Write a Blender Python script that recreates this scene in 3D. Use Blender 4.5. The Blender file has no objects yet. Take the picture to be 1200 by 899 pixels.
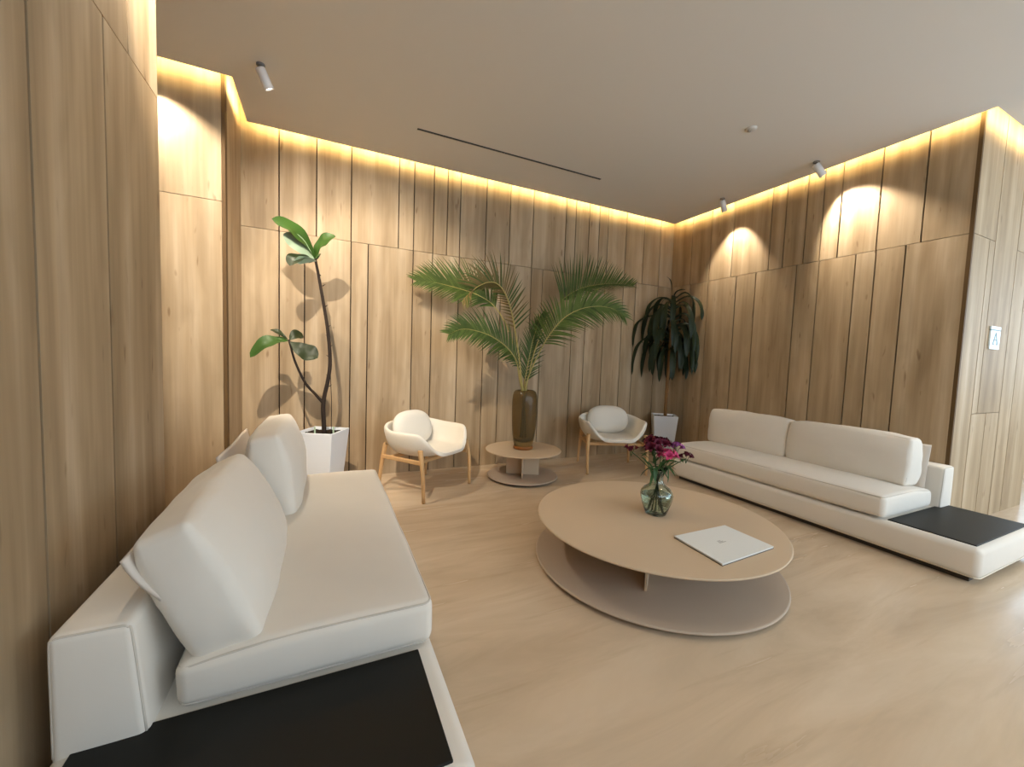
import bpy, bmesh, math, random
from mathutils import Vector, Matrix, noise
random.seed(7)
SC = bpy.context.scene
COL = SC.collection
PI = math.pi

# ------------------------------------------------------------------ materials
def new_mat(name):
    m = bpy.data.materials.new(name); m.use_nodes = True
    nt = m.node_tree
    return m, nt, nt.nodes['Principled BSDF']

def srgb(r, g, b):
    f = lambda c: (c/255/12.92) if c/255 <= .04045 else ((c/255+.055)/1.055)**2.4
    return (f(r), f(g), f(b), 1)

def plain(name, col, rough=.6, metal=0, spec=.5, **kw):
    m, nt, b = new_mat(name)
    b.inputs['Base Color'].default_value = col
    b.inputs['Roughness'].default_value = rough
    b.inputs['Metallic'].default_value = metal
    b.inputs['Specular IOR Level'].default_value = spec
    for k, v in kw.items(): b.inputs[k.replace('_', ' ')].default_value = v
    return m

def N(nt, t, **kw):
    n = nt.nodes.new(t)
    for k, v in kw.items(): setattr(n, k, v)
    return n

def ramp(nt, fac, stops):
    r = N(nt, 'ShaderNodeValToRGB'); e = r.color_ramp.elements
    while len(e) < len(stops): e.new(.5)
    for el, (p, c) in zip(e, stops): el.position = p; el.color = c
    nt.links.new(fac, r.inputs['Fac'])
    return r.outputs['Color']

def mapped(nt, scale, rot=(0,0,0)):
    tc = N(nt, 'ShaderNodeTexCoord'); mp = N(nt, 'ShaderNodeMapping')
    mp.inputs['Scale'].default_value = scale; mp.inputs['Rotation'].default_value = rot
    nt.links.new(tc.outputs['Object'], mp.inputs['Vector'])
    return mp.outputs['Vector']

def noise_tex(nt, vec, scale, detail=4, rough=.55, dist=0):
    n = N(nt, 'ShaderNodeTexNoise')
    n.inputs['Scale'].default_value = scale; n.inputs['Detail'].default_value = detail
    n.inputs['Roughness'].default_value = rough; n.inputs['Distortion'].default_value = dist
    nt.links.new(vec, n.inputs['Vector'])
    return n.outputs['Fac']

def mix(nt, fac, a, b, mode='MIX'):
    n = N(nt, 'ShaderNodeMix', data_type='RGBA', blend_type=mode)
    for v, s in ((fac, n.inputs[0]), (a, n.inputs[6]), (b, n.inputs[7])):
        if hasattr(v, 'links') or isinstance(v, bpy.types.NodeSocket): nt.links.new(v, s)
        else: s.default_value = v
    return n.outputs[2]

def wood_wall():
    m, nt, b = new_mat('oak_panel')
    geo = N(nt, 'ShaderNodeNewGeometry')
    mul = N(nt, 'ShaderNodeMath', operation='MULTIPLY'); mul.inputs[1].default_value = 61.0
    nt.links.new(geo.outputs['Random Per Island'], mul.inputs[0])
    def shifted(scale):
        v = mapped(nt, scale); a = N(nt, 'ShaderNodeVectorMath', operation='ADD')
        nt.links.new(v, a.inputs[0]); nt.links.new(mul.outputs[0], a.inputs[1]); return a.outputs[0]
    broad = noise_tex(nt, shifted((9, 9, .55)), 1.0, 3, .5, .3)
    fine = noise_tex(nt, shifted((60, 60, 1.6)), 1.0, 5, .6, .2)
    blot = noise_tex(nt, shifted((7, 7, 1.9)), 1.0, 2, .5, .6)
    knot = noise_tex(nt, shifted((26, 26, 6)), 1.0, 1, .4)
    c = ramp(nt, broad, [(.28, srgb(152, 129, 99)), (.5, srgb(176, 153, 121)), (.72, srgb(193, 172, 143))])
    f = ramp(nt, fine, [(.3, (.80, .79, .77, 1)), (.62, (1, 1, 1, 1))])
    c = mix(nt, .55, c, f, 'MULTIPLY')
    bl = ramp(nt, blot, [(.36, (.80, .78, .74, 1)), (.56, (1, 1, 1, 1))])
    c = mix(nt, .6, c, bl, 'MULTIPLY')
    k = ramp(nt, knot, [(.2, (.5, .42, .35, 1)), (.29, (1, 1, 1, 1))])
    c = mix(nt, .7, c, k, 'MULTIPLY')
    rr = ramp(nt, geo.outputs['Random Per Island'], [(0, (.94, .93, .92, 1)), (1, (1.0, 1.0, 1.0, 1))])
    c = mix(nt, 1.0, c, rr, 'MULTIPLY')
    nt.links.new(c, b.inputs['Base Color'])
    b.inputs['Roughness'].default_value = .55
    b.inputs['Specular IOR Level'].default_value = .3
    return m

def marble_floor():
    m, nt, b = new_mat('travertine_floor')
    v = mapped(nt, (.55, 2.6, 1), (0, 0, .12))
    a = noise_tex(nt, v, 1.6, 5, .6, .9)
    v2 = mapped(nt, (.7, 8, 1), (0, 0, .2))
    s = noise_tex(nt, v2, 1.5, 4, .55, .35)
    c = ramp(nt, a, [(.25, srgb(190, 169, 142)), (.5, srgb(206, 184, 156)), (.75, srgb(219, 199, 172))])
    st = ramp(nt, s, [(.28, (.80, .77, .72, 1)), (.42, (1, 1, 1, 1)), (.66, (1, 1, 1, 1)), (.74, (1.08, 1.05, 1.0, 1))])
    c = mix(nt, .6, c, st, 'MULTIPLY')
    nt.links.new(c, b.inputs['Base Color'])
    rg = ramp(nt, s, [(.3, (.28, .28, .28, 1)), (.7, (.18, .18, .18, 1))])
    nt.links.new(rg, b.inputs['Roughness'])
    b.inputs['Specular IOR Level'].default_value = .4
    bp = N(nt, 'ShaderNodeBump'); bp.inputs['Strength'].default_value = .06; bp.inputs['Distance'].default_value = .01
    nt.links.new(s, bp.inputs['Height']); nt.links.new(bp.outputs[0], b.inputs['Normal'])
    return m

def fabric(name, col, rough=.9):
    m, nt, b = new_mat(name)
    v = mapped(nt, (1, 1, 1))
    big = noise_tex(nt, v, 5, 3, .5)
    wv = noise_tex(nt, mapped(nt, (420, 420, 420)), 1, 1, .5)
    d = tuple(x*.93 for x in col[:3])+(1,)
    c = mix(nt, big, d, col)
    nt.links.new(c, b.inputs['Base Color'])
    b.inputs['Roughness'].default_value = rough
    b.inputs['Specular IOR Level'].default_value = .15
    b.inputs['Sheen Weight'].default_value = .12
    bp = N(nt, 'ShaderNodeBump'); bp.inputs['Strength'].default_value = .1; bp.inputs['Distance'].default_value = .001
    nt.links.new(wv, bp.inputs['Height'])
    cr = noise_tex(nt, mapped(nt, (1, 1, 1)), 8, 2, .5, .3)
    b2 = N(nt, 'ShaderNodeBump'); b2.inputs['Strength'].default_value = .14; b2.inputs['Distance'].default_value = .012
    nt.links.new(cr, b2.inputs['Height']); nt.links.new(bp.outputs[0], b2.inputs['Normal']); nt.links.new(b2.outputs[0], b.inputs['Normal'])
    return m

def leaf_mat(name, c1, c2, rough=.4, scale=6):
    m, nt, b = new_mat(name)
    v = mapped(nt, (1, 1, 1))
    n = noise_tex(nt, v, scale, 3, .5)
    c = mix(nt, n, c1, c2)
    nt.links.new(c, b.inputs['Base Color'])
    b.inputs['Roughness'].default_value = rough
    b.inputs['Specular IOR Level'].default_value = .22
    return m

def streaked(name, c1, c2, scale, rough):
    m, nt, b = new_mat(name)
    n = noise_tex(nt, mapped(nt, scale), 1, 4, .55)
    nt.links.new(mix(nt, n, c1, c2), b.inputs['Base Color'])
    b.inputs['Roughness'].default_value = rough
    b.inputs['Specular IOR Level'].default_value = .2
    return m

def emit(name, col, s):
    m, nt, b = new_mat(name)
    b.inputs['Base Color'].default_value = (*col[:3], 1)
    b.inputs['Emission Color'].default_value = (*col[:3], 1)
    b.inputs['Emission Strength'].default_value = s
    return m

M = dict(
    wood=wood_wall(), groove=plain('groove_dark', srgb(48, 34, 22), .9, spec=.1),
    edge=streaked('edge_strip', srgb(84, 62, 36), srgb(104, 80, 50), (30, 30, 2), .6),
    floor=marble_floor(), ceil=plain('ceiling_paint', srgb(222, 217, 209), .9, spec=.1),
    sofa=fabric('sofa_linen', srgb(228, 220, 207)), piping=fabric('piping_linen', srgb(206, 197, 183)),
    panel=fabric('panel_linen', srgb(216, 204, 190)),
    chairf=fabric('chair_felt', srgb(226, 219, 205)), chairp=fabric('chair_pillow', srgb(224, 218, 206)),
    oak=streaked('oak_leg', srgb(188, 148, 100), srgb(206, 168, 120), (50, 50, 6), .5),
    table=streaked('beige_lacquer', srgb(196, 173, 144), srgb(201, 179, 151), (3, 3, 3), .6),
    table_shaded=streaked('shaded_beige_lacquer', srgb(178, 160, 140), srgb(184, 166, 147), (3, 3, 3), .6),  # table lacquer darkened to carry the shade under the tabletop
    steel=plain('stem_metal', srgb(196, 186, 174), .35, .3),
    black=plain('black_top', srgb(28, 28, 25), .5, 0, .2),
    plinth=plain('plinth_dark', srgb(60, 50, 40), .6),
    rail=plain('base_rail', srgb(214, 200, 176), .35, .5),
    white=plain('white_planter', srgb(226, 230, 234), .35), soil=streaked('soil', srgb(28, 22, 17), srgb(60, 48, 36), (60, 60, 60), .95),
    bark=streaked('bark_dark', srgb(34, 28, 24), srgb(62, 50, 42), (40, 40, 8), .8),
    cane=streaked('cane_brown', srgb(118, 86, 52), srgb(150, 112, 72), (40, 40, 14), .8),
    fig=leaf_mat('fig_leaf', srgb(34, 58, 22), srgb(64, 94, 36)), figd=leaf_mat('fig_leaf_dark', srgb(28, 38, 20), srgb(48, 56, 30)),
    figp=leaf_mat('fig_leaf_pale', srgb(150, 172, 140), srgb(178, 196, 166), .6),
    palm=leaf_mat('palm_leaf', srgb(46, 64, 26), srgb(82, 96, 44), .55, 14), palml=leaf_mat('palm_leaf_light', srgb(66, 84, 36), srgb(98, 112, 54), .55, 14),
    palmb=leaf_mat('palm_leaf_brown', srgb(72, 80, 36), srgb(130, 100, 66), .6, 10),
    stalk=leaf_mat('palm_stalk', srgb(150, 140, 78), srgb(178, 156, 96), .5, 8),
    drac=leaf_mat('dracaena_leaf', srgb(20, 30, 17), srgb(40, 52, 29), .45, 9),
    stem=leaf_mat('flower_stem_green', srgb(40, 66, 34), srgb(66, 96, 52), .5),
    burg=leaf_mat('petal_burgundy', srgb(64, 10, 28), srgb(100, 20, 44), .6, 30),
    magenta=leaf_mat('petal_magenta', srgb(170, 30, 86), srgb(206, 90, 130), .6, 40),
    purple=leaf_mat('petal_purple', srgb(112, 44, 104), srgb(160, 90, 150), .5, 30),
    book=plain('book_white', srgb(226, 226, 220), .5), bookd=plain('book_edge_dark', srgb(70, 60, 50), .7), pages=plain('book_pages', srgb(232, 230, 222), .7),
    logo=plain('logo_grey', srgb(168, 166, 160), .5),
    spot=plain('spot_white', srgb(226, 222, 218), .4), spotd=plain('spot_joint', srgb(120, 114, 108), .5),
    lens=emit('spot_lens', (1, .86, .70), 18), led=emit('led_strip', (1, .75, .32), 115),
    slot=plain('slot_black', srgb(14, 13, 12), .8), sensor=plain('sensor_white', srgb(205, 198, 188), .5), sensord=plain('sensor_grey', srgb(150, 140, 126), .5),
    sign=plain('sign_white', srgb(232, 244, 246), .3), signd=plain('sign_grey', srgb(110, 140, 146), .5),
    ring=streaked('amber_foot', srgb(120, 72, 30), srgb(150, 96, 48), (20, 20, 20), .3),
    metalf=plain('window_frame_grey', srgb(70, 70, 70), .5),
)

def glass(name, col, rough=.02, trans=1.0, ior=1.45):
    m, nt, b = new_mat(name)
    b.inputs['Base Color'].default_value = col; b.inputs['Roughness'].default_value = rough
    b.inputs['Transmission Weight'].default_value = trans; b.inputs['IOR'].default_value = ior
    return m
M['amber'] = glass('smoky_amber_glass', srgb(190, 166, 116), .25, .88, 1.3)
M['amber_base'] = glass('dark_amber_glass', srgb(50, 38, 20), .12, .5, 1.4)
M['green'] = glass('pale_green_glass', srgb(226, 238, 230), .02, 1.0, 1.45)
M['water'] = glass('vase_water', srgb(226, 236, 228), .0, 1.0, 1.33)

# ------------------------------------------------------------------ object helpers
def tag(o, label=None, cat=None, group=None, kind=None):
    if label: o['label'] = label
    if cat: o['category'] = cat
    if group: o['group'] = group
    if kind: o['kind'] = kind
    return o

def thing(name, label, cat, loc, rz=0, group=None):
    o = bpy.data.objects.new(name, None); COL.objects.link(o)
    o.location = loc; o.rotation_euler = (0, 0, rz); o.empty_display_size = .1
    return tag(o, label, cat, group)

def build(name, bm, mats, parent=None, smooth=False, world=True, label=None):
    """one mesh object; with world=True the bmesh is in world space and is moved into the parent's frame"""
    me = bpy.data.meshes.new(name)
    bmesh.ops.recalc_face_normals(bm, faces=bm.faces)
    if parent is not None and world:
        root = parent; chain = Matrix()
        while root is not None:
            chain = Matrix.LocRotScale(root.location, root.rotation_euler, None) @ chain; root = root.parent
        bmesh.ops.transform(bm, matrix=chain.inverted(), verts=bm.verts)
    bm.to_mesh(me); bm.free()
    for m in (mats if isinstance(mats, (list, tuple)) else [mats]): me.materials.append(m)
    if smooth:
        for p in me.polygons: p.use_smooth = True
    o = bpy.data.objects.new(name, me); COL.objects.link(o)
    if parent is not None: o.parent = parent
    if label: o['label'] = label
    return o

def add_box(bm, lo, hi, mi=0, bevel=0, seg=2, mat=None):
    r = bmesh.ops.create_cube(bm, size=1)
    vs = r['verts']
    lo, hi = Vector(lo), Vector(hi); c = (lo+hi)/2; s = hi-lo
    for v in vs: v.co = Vector((v.co.x*s.x, v.co.y*s.y, v.co.z*s.z))+c
    fs = list({f for v in vs for f in v.link_faces})
    for f in fs: f.material_index = mi
    if bevel:
        es = list({e for v in vs for e in v.link_edges})
        r2 = bmesh.ops.bevel(bm, geom=es, offset=bevel, segments=seg, profile=.5, affect='EDGES')
        vs = list({v for f in r2['faces'] for v in f.verts} | {v for v in vs if v.is_valid})
        for f in r2['faces']: f.material_index = mi
    if mat is not None: bmesh.ops.transform(bm, matrix=mat, verts=vs)
    return vs

def add_lathe(bm, prof, c, n=48, mi=0, mat=None):
    rings = []; new = []
    for r, z in prof:
        if r < 1e-6:
            v = bm.verts.new((c[0], c[1], c[2]+z)); rings.append([v]); new.append(v)
        else:
            rg = [bm.verts.new((c[0]+r*math.cos(2*PI*k/n), c[1]+r*math.sin(2*PI*k/n), c[2]+z)) for k in range(n)]
            rings.append(rg); new += rg
    for a, b in zip(rings, rings[1:]):
        for k in range(n):
            k2 = (k+1) % n
            if len(a) == 1 and len(b) == 1: continue
            if len(a) == 1: f = bm.faces.new((a[0], b[k], b[k2]))
            elif len(b) == 1: f = bm.faces.new((a[k], a[k2], b[0]))
            else: f = bm.faces.new((a[k], a[k2], b[k2], b[k]))
            f.material_index = mi
    if mat is not None: bmesh.ops.transform(bm, matrix=mat, verts=new)
    return new

def catmull(pts, sub=6):
    P = [Vector(p) for p in pts]
    if len(P) < 3: return P
    P = [P[0]*2-P[1]]+P+[P[-1]*2-P[-2]]
    out = []
    for i in range(1, len(P)-2):
        for k in range(sub):
            t = k/sub; a, b, c, d = P[i-1:i+3]
            out.append(.5*((2*b)+(c-a)*t+(2*a-5*b+4*c-d)*t*t+(3*b-a-3*c+d)*t**3))
    out.append(P[-2]); return out

def add_tube(bm, pts, rad, n=8, mi=0, closed=False):
    P = [Vector(p) for p in pts]; L = len(P)
    R = rad if callable(rad) else (lambda t: rad)
    rings = []; up = Vector((0, 0, 1)); prev = None
    for i, p in enumerate(P):
        if closed: t = P[(i+1) % L]-P[i-1]
        else: t = P[min(i+1, L-1)]-P[max(i-1, 0)]
        if t.length < 1e-9: t = Vector((0, 0, 1))
        t.normalize()
        if prev is None:
            a = up if abs(t.z) < .9 else Vector((1, 0, 0))
            x = t.cross(a).normalized()
        else:
            x = prev-t*prev.dot(t); x.normalize()
        prev = x; y = t.cross(x); r = R(i/(L-1))
        rings.append([bm.verts.new(p+x*r*math.cos(2*PI*k/n)+y*r*math.sin(2*PI*k/n)) for k in range(n)])
    rng = range(L) if closed else range(L-1)
    for i in rng:
        a, b = rings[i], rings[(i+1) % L]
        for k in range(n):
            f = bm.faces.new((a[k], a[(k+1) % n], b[(k+1) % n], b[k])); f.material_index = mi
    if not closed:
        for rg in (rings[0], rings[-1]):
            f = bm.faces.new(rg); f.material_index = mi

def axis_coords(h, r, k=3, m=6):
    """positions along one axis so that a cube grid maps evenly onto a rounded box"""
    e = [h-r+r*math.tan(PI/4*i/k) for i in range(k+1)]
    mid = [-(h-r)+2*(h-r)*i/m for i in range(1, m)]
    return [-x for x in reversed(e)]+mid+e

def puff_box(bm, size, r, puff=(0, 0, 0), m=(8, 8, 6), k=3, mat=None, wrinkle=0, seed=0, warp=None, mi=0):
    """rounded box whose faces swell by puff; returns its verts"""
    h = [s/2 for s in size]
    ax = [axis_coords(h[i], r, k, m[i]) for i in range(3)]
    cache = {}; new = []
    def vert(i, j, l):
        key = (i, j, l)
        if key in cache: return cache[key]
        p = Vector((ax[0][i], ax[1][j], ax[2][l]))
        inner = Vector([max(-(h[q]-r), min(h[q]-r, p[q])) for q in range(3)])
        d = p-inner
        if d.length > 1e-9: d.normalize()
        co = inner+d*r
        u = [max(-1, min(1, co[q]/h[q])) for q in range(3)]
        for q in range(3):
            a, b = [z for z in range(3) if z != q]
            w = (max(0, 1-abs(u[a])**2.4)*max(0, 1-abs(u[b])**2.4))**.6
            co[q] += puff[q]*w*u[q]
        if wrinkle:
            q = co*7+Vector((seed, seed*1.7, 0))
            co += Vector((noise.noise(q), noise.noise(q+Vector((9, 0, 0))), noise.noise(q+Vector((0, 9, 0)))))*wrinkle
            q2 = Vector((co.x*30, co.y*9, co.z*26))+Vector((seed, 0, seed))
            co += d*noise.noise(q2)*wrinkle*.45
        if warp: co = warp(co, u)
        v = bm.verts.new(co); cache[key] = v; new.append(v); return v
    n = [len(a) for a in ax]
    def face(q):
        f = bm.faces.new(q); f.material_index = mi
    for l in (0, n[2]-1):
        for i in range(n[0]-1):
            for j in range(n[1]-1): face((vert(i, j, l), vert(i+1, j, l), vert(i+1, j+1, l), vert(i, j+1, l)))
    for j in (0, n[1]-1):
        for i in range(n[0]-1):
            for l in range(n[2]-1): face((vert(i, j, l), vert(i+1, j, l), vert(i+1, j, l+1), vert(i, j, l+1)))
    for i in (0, n[0]-1):
        for j in range(n[1]-1):
            for l in range(n[2]-1): face((vert(i, j, l), vert(i, j+1, l), vert(i, j+1, l+1), vert(i, j, l+1)))
    if mat is not None: bmesh.ops.transform(bm, matrix=mat, verts=new)
    return new

def rrect(hx, hy, r, n=5):
    """rounded rectangle loop in the plane"""
    out = []
    for cx, cy, a0 in ((hx-r, hy-r, 0), (-hx+r, hy-r, 90), (-hx+r, -hy+r, 180), (hx-r, -hy+r, 270)):
        for k in range(n+1):
            a = math.radians(a0+90*k/n); out.append((cx+r*math.cos(a), cy+r*math.sin(a)))
    dense = []
    for i, p in enumerate(out):
        q = out[(i+1) % len(out)]; L = math.dist(p, q); s = max(1, int(L/.08))
        for t in range(s): dense.append((p[0]+(q[0]-p[0])*t/s, p[1]+(q[1]-p[1])*t/s))
    return dense

# ------------------------------------------------------------------ camera
cam = bpy.data.objects.new('camera', bpy.data.cameras.new('camera')); COL.objects.link(cam)
R_ = Vector((0.90478105, -0.42439382, 0.03551262)); U_ = Vector((-0.00549782, 0.07174056, 0.99740817)); D_ = Vector((0.42584156, 0.90263125, -0.06257626))
cam.matrix_world = Matrix(((R_.x, U_.x, -D_.x, 0), (R_.y, U_.y, -D_.y, 0), (R_.z, U_.z, -D_.z, 1.2), (0, 0, 0, 1)))
cam.data.sensor_fit = 'HORIZONTAL'; cam.data.sensor_width = 36; cam.data.lens = 467.86/1200*36
cam.data.clip_start = .02
SC.camera = cam

# ------------------------------------------------------------------ the room
YB, XR, XL, YC, YP = 4.097, 4.281, -.64, 1.28, 3.51     # back wall, right wall, left wall, column face, lit panel
HC, HS, HW = 3.053, 2.236, 3.36                          # ceiling, seam, wall top
TH, G = .02, .005

def plank_wall(name, axis, pos, inward, cells, lo, hi, depth=.10):
    """cells: (a0, a1, z0, z1) boards on the face at `pos`; `axis` is the axis that the wall runs along"""
    bm = bmesh.new()
    def bx(a0, a1, z0, z1, d0, d1, mi):
        p0, p1 = sorted((pos+inward*d0*-1, pos+inward*d1*-1))
        if axis == 'x': add_box(bm, (a0, p0, z0), (a1, p1, z1), mi)
        else: add_box(bm, (p0, a0, z0), (p1, a1, z1), mi)
    for a0, a1, z0, z1 in cells: bx(a0+(G if a0 > lo+1e-4 else 0), a1-(G if a1 < hi-1e-4 else 0), z0+(.002 if z0 > .01 else 0), z1-(.002 if z1 < HW-.01 else 0), 0, TH, 0)
    bx(lo, hi, 0, HW, TH, depth, 1)
    o = build(name, bm, [M['wood'], M['groove']])
    return tag(o, kind='structure')

def rows(lo, hi, lower, upper):
    out = []
    for cuts, z0, z1 in ((lower, 0, HS), (upper, HS, HW)):
        c = [lo]+sorted(x for x in cuts if lo < x < hi)+[hi]
        out += [(a, b, z0, z1) for a, b in zip(c, c[1:])]
    return out

bu = [-.362, -.07, .22, .65, .796, .992, 1.134, 1.272, 1.56, 1.84, 2.127, 2.559, 2.698, 2.89, 3.041, 3.175, 3.463, 3.762, 4.045]
bl = [-.362, -.164, .222, .373, .796, .991, 1.273, 1.565, 1.755, 2.128, 2.274, 2.70, 2.893, 3.17, 3.461, 3.665, 4.047]
plank_wall('wall_back', 'x', YB, -1, rows(XL-.1, XR+.1, bl, bu), XL-.1, XR+.1)
ru = [3.786, 3.506, 3.208, 2.775, 2.629, 2.432, 2.288, 2.14, 1.852, 1.566]
rl = [3.773, 3.507, 3.134, 2.903, 2.486, 2.284, 1.992, 1.847, 1.653]
plank_wall('wall_right', 'y', XR, -1, rows(YC+.022, YB, rl, ru), YC+.022, YB)
plank_wall('wall_left', 'y', XL, 1, rows(-2.4, 2.232, [-1.7, -1.0, -.2, .45, .95, 1.397, 1.771], [-1.2, .1, .8, 1.20, 1.953]), -2.4, 2.232)
plank_wall('wall_panel', 'x', YP, -1, rows(-3.2, XL-.022, [-2.2, -1.6, -1.05], [-2.4, -1.05]), -3.2, XL-.022)
plank_wall('wall_return', 'y', XL, 1, [(YP+.03, YB, 0, HW)], YP+.03, YB)
XE = 5.92
cc = [(XR+.022, 4.70, HS, HW), (5.16, 5.43, HS, HW), (5.43, XE, HS, HW),
      (XR+.022, 4.59, 0, HS), (4.59, 4.70, .893, HS), (4.70, 5.16, .893, HW), (4.59, 4.88, 0, .893), (4.88, 5.16, 0, .893),
      (5.16, 5.43, 0, HS), (5.43, XE, 0, HS)]
plank_wall('wall_column', 'x', YC, -1, cc, XR+.022, XE, .09)
bm = bmesh.new(); add_box(bm, (XE-.1, YC+.09, 0), (XE, 4.2, HW)); tag(build('wall_column_side', bm, M['wood']), kind='structure')
bm = bmesh.new(); add_box(bm, (-3.3, YP-.02, 0), (-3.2, 2.1, HW)); tag(build('wall_corridor', bm, M['wood']), kind='structure')
bm = bmesh.new(); add_box(bm, (-3.2, 2.232-.12, 0), (XL-.1, 2.232, HW)); tag(build('wall_corridor_near', bm, M['wood']), kind='structure')
# dark edge strips at the two outer corners
bm = bmesh.new(); add_box(bm, (XL-.02, YP-.001, 0), (XL+.001, YP+.06, HW)); tag(build('trim_1', bm, M['edge']), kind='structure')
bm = bmesh.new(); add_box(bm, (XR-.0005, YC-.001, 0), (XR+.0215, YC+.022, HW)); tag(build('trim_2', bm, M['edge']), kind='structure')
# floor
bm = bmesh.new(); add_box(bm, (-3.3, -2.5, -.08), (10.2, 4.3, 0)); tag(build('floor', bm, M['floor']), kind='structure')
# ceiling: a slab that stops short of the walls so that the light strip above it washes them
gap = .085
edge = [(XL-.005, -2.4), (XL-.005, 2.232), (-3.2, 2.232), (-3.2, YP-gap), (XL+.06, YP-gap), (XL+.06, YB-gap), (XR-gap, YB-gap), (XR-gap, YC-.08), (10.1, YC-.08), (10.1, -2.4)]
bm = bmesh.new()
vb = [bm.verts.new((x, y, HC)) for x, y in edge]; vt = [bm.verts.new((x, y, HC+.03)) for x, y in edge]
bm.faces.new(vb); bm.faces.new(vt)
for i in range(len(edge)):
    j = (i+1) % len(edge); bm.faces.new((vb[i], vb[j], vt[j], vt[i]))
tag(build('ceiling', bm, M['ceil']), kind='structure')
bm = bmesh.new(); add_box(bm, (-3.3, -2.5, HW), (10.2, 4.3, HW+.1)); tag(build('ceiling_upper', bm, M['ceil']), kind='structure')
# window walls behind the camera and on the far right (openings between mullions)
def parapet(name, lo, hi):
    bm = bmesh.new(); add_box(bm, lo, hi); return tag(build(name, bm, M['wood']), kind='structure')
parapet('wall_rear_blocker', (XL, -2.5, 0), (3.4, -2.41, 1.28))  # unseen sill wall, added to cut low daylight under the table
parapet('wall_side', (10.1, -2.4, 0), (10.2, 4.2, 1.0))
def window_wall(name, axis, pos, a0, a1, n):
    bm = bmesh.new(); w = .05
    def bx(u0, u1, z0, z1):
        if axis == 'x': add_box(bm, (u0, pos-.04, z0), (u1, pos+.04, z1))
        else: add_box(bm, (pos-.04, u0, z0), (pos+.04, u1, z1))
    for k in range(n+1):
        u = a0+(a1-a0)*k/n; bx(u-w/2, u+w/2, 0, HW)
    bx(a0, a1, 0, .06); bx(a0, a1, 1.28, 1.34); bx(a0, a1, HC-.2, HW)
    return tag(build(name, bm, M['metalf']), kind='structure')
window_wall('window_1', 'x', -2.45, XL, 10.1, 8)
window_wall('window_2', 'y', 10.14, -2.4, 4.2, 5)
bm = bmesh.new(); add_box(bm, (XE, 4.2, 0), (10.2, 4.3, HW)); tag(build('wall_far', bm, M['ceil']), kind='structure')

# light strips in the cove: one thing per run of wall
def led(lo, hi, label):
    t = thing('light_strip', label, 'light strip', ((lo[0]+hi[0])/2, (lo[1]+hi[1])/2, HC+.03), group='cove light strips')
    bm = bmesh.new(); add_box(bm, (lo[0], lo[1], HC+.030), (hi[0], hi[1], HC+.044), bevel=.003)
    build('diffuser', bm, M['led'], t)
led((XL+.09, YB-gap-.02), (XR-gap-.03, YB-gap-.004), 'warm cove light strip above the long back wall behind the chairs')
led((XR-gap-.02, YC-.05), (XR-gap-.004, YB-gap-.03), 'warm cove light strip above the wood wall behind the black-topped far sofa')
led((XL+.066, YP-gap+.0), (XL+.08, YB-gap-.03), 'short warm cove light strip on the narrow return beside the fig plant')
led((-3.1, YP-gap-.02), (XL+.03, YP-gap-.004), 'warm cove light strip above the set-back wood panel left of the fig plant')
led((XR-gap+.0, YC-.10), (9.5, YC-.084), 'warm cove light strip above the pale wall with the small sign')

# ------------------------------------------------------------------ ceiling fittings
def spot_light(pos, aim, power, cone, label, blend=.55):
    x, y = pos
    t = thing('ceiling_spotlight', label, 'spotlight', (x, y, HC), group='white ceiling spotlights')
    d = Vector(aim).normalized()
    bm = bmesh.new(); add_lathe(bm, [(0, 0), (.026, 0), (.026, -.010), (.014, -.013), (0, -.013)], (x, y, HC), 24)
    build('mount', bm, M['spotd'], t, True)
    bm = bmesh.new(); add_tube(bm, [(x, y, HC-.01), (x, y, HC-.045)], .008, 10)
    build('joint', bm, M['spotd'], t, True)
    a = Vector((x, y, HC-.035)); rot = d.to_track_quat('Z', 'Y').to_matrix().to_4x4(); mt = Matrix.Translation(a) @ rot
    bm = bmesh.new(); add_lathe(bm, [(0, -.012), (.026, -.012), (.030, -.006), (.030, .108), (.027, .110), (.026, .098), (0, .098)], (0, 0, 0), 28, mat=mt)
    b = build('body', bm, M['spot'], t, True)
    bm = bmesh.new(); add_lathe(bm, [(0, .1005), (.0245, .1005)], (0, 0, 0), 24, mat=mt)
    build('lens', bm, M['lens'], b)
    L = bpy.data.lights.new('spot_lamp', 'SPOT'); L.energy = power; L.color = (1, .88, .72); L.spot_size = math.radians(cone); L.spot_blend = blend; L.shadow_soft_size = .018
    lo = bpy.data.objects.new('spot_lamp', L); COL.objects.link(lo)
    lo.matrix_world = Matrix.Translation(a+d*.113) @ (-d).to_track_quat('Z', 'Y').to_matrix().to_4x4()
    return t
spot_light((-.385, 3.19), (.42, .25, -.87), 72, 102, 'white ceiling spotlight with glowing lens over the fig plant')
spot_light((3.975, 2.21), (.30, -.22, -.52), 75, 76, 'white ceiling spotlight tilted at the brightest patch of the right wood wall')
spot_light((3.985, 3.15), (.29, .0, -.60), 52, 74, 'upright white ceiling spotlight nearest the room corner with the dracaena')
spot_light((-.385, 1.2), (.40, 2.2, -1.25), 300, 62, 'white ceiling spotlight over the black side table of the left sofa')
spot_light((-.385, 2.2), (-.27, -.05, -.45), 34, 84, 'white ceiling spotlight over the middle of the left sofa')
spot_light((-1.15, 3.22), (.14, .24, -.40), 60, 84, 'white ceiling spotlight in the corridor before the set-back panel')

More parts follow.
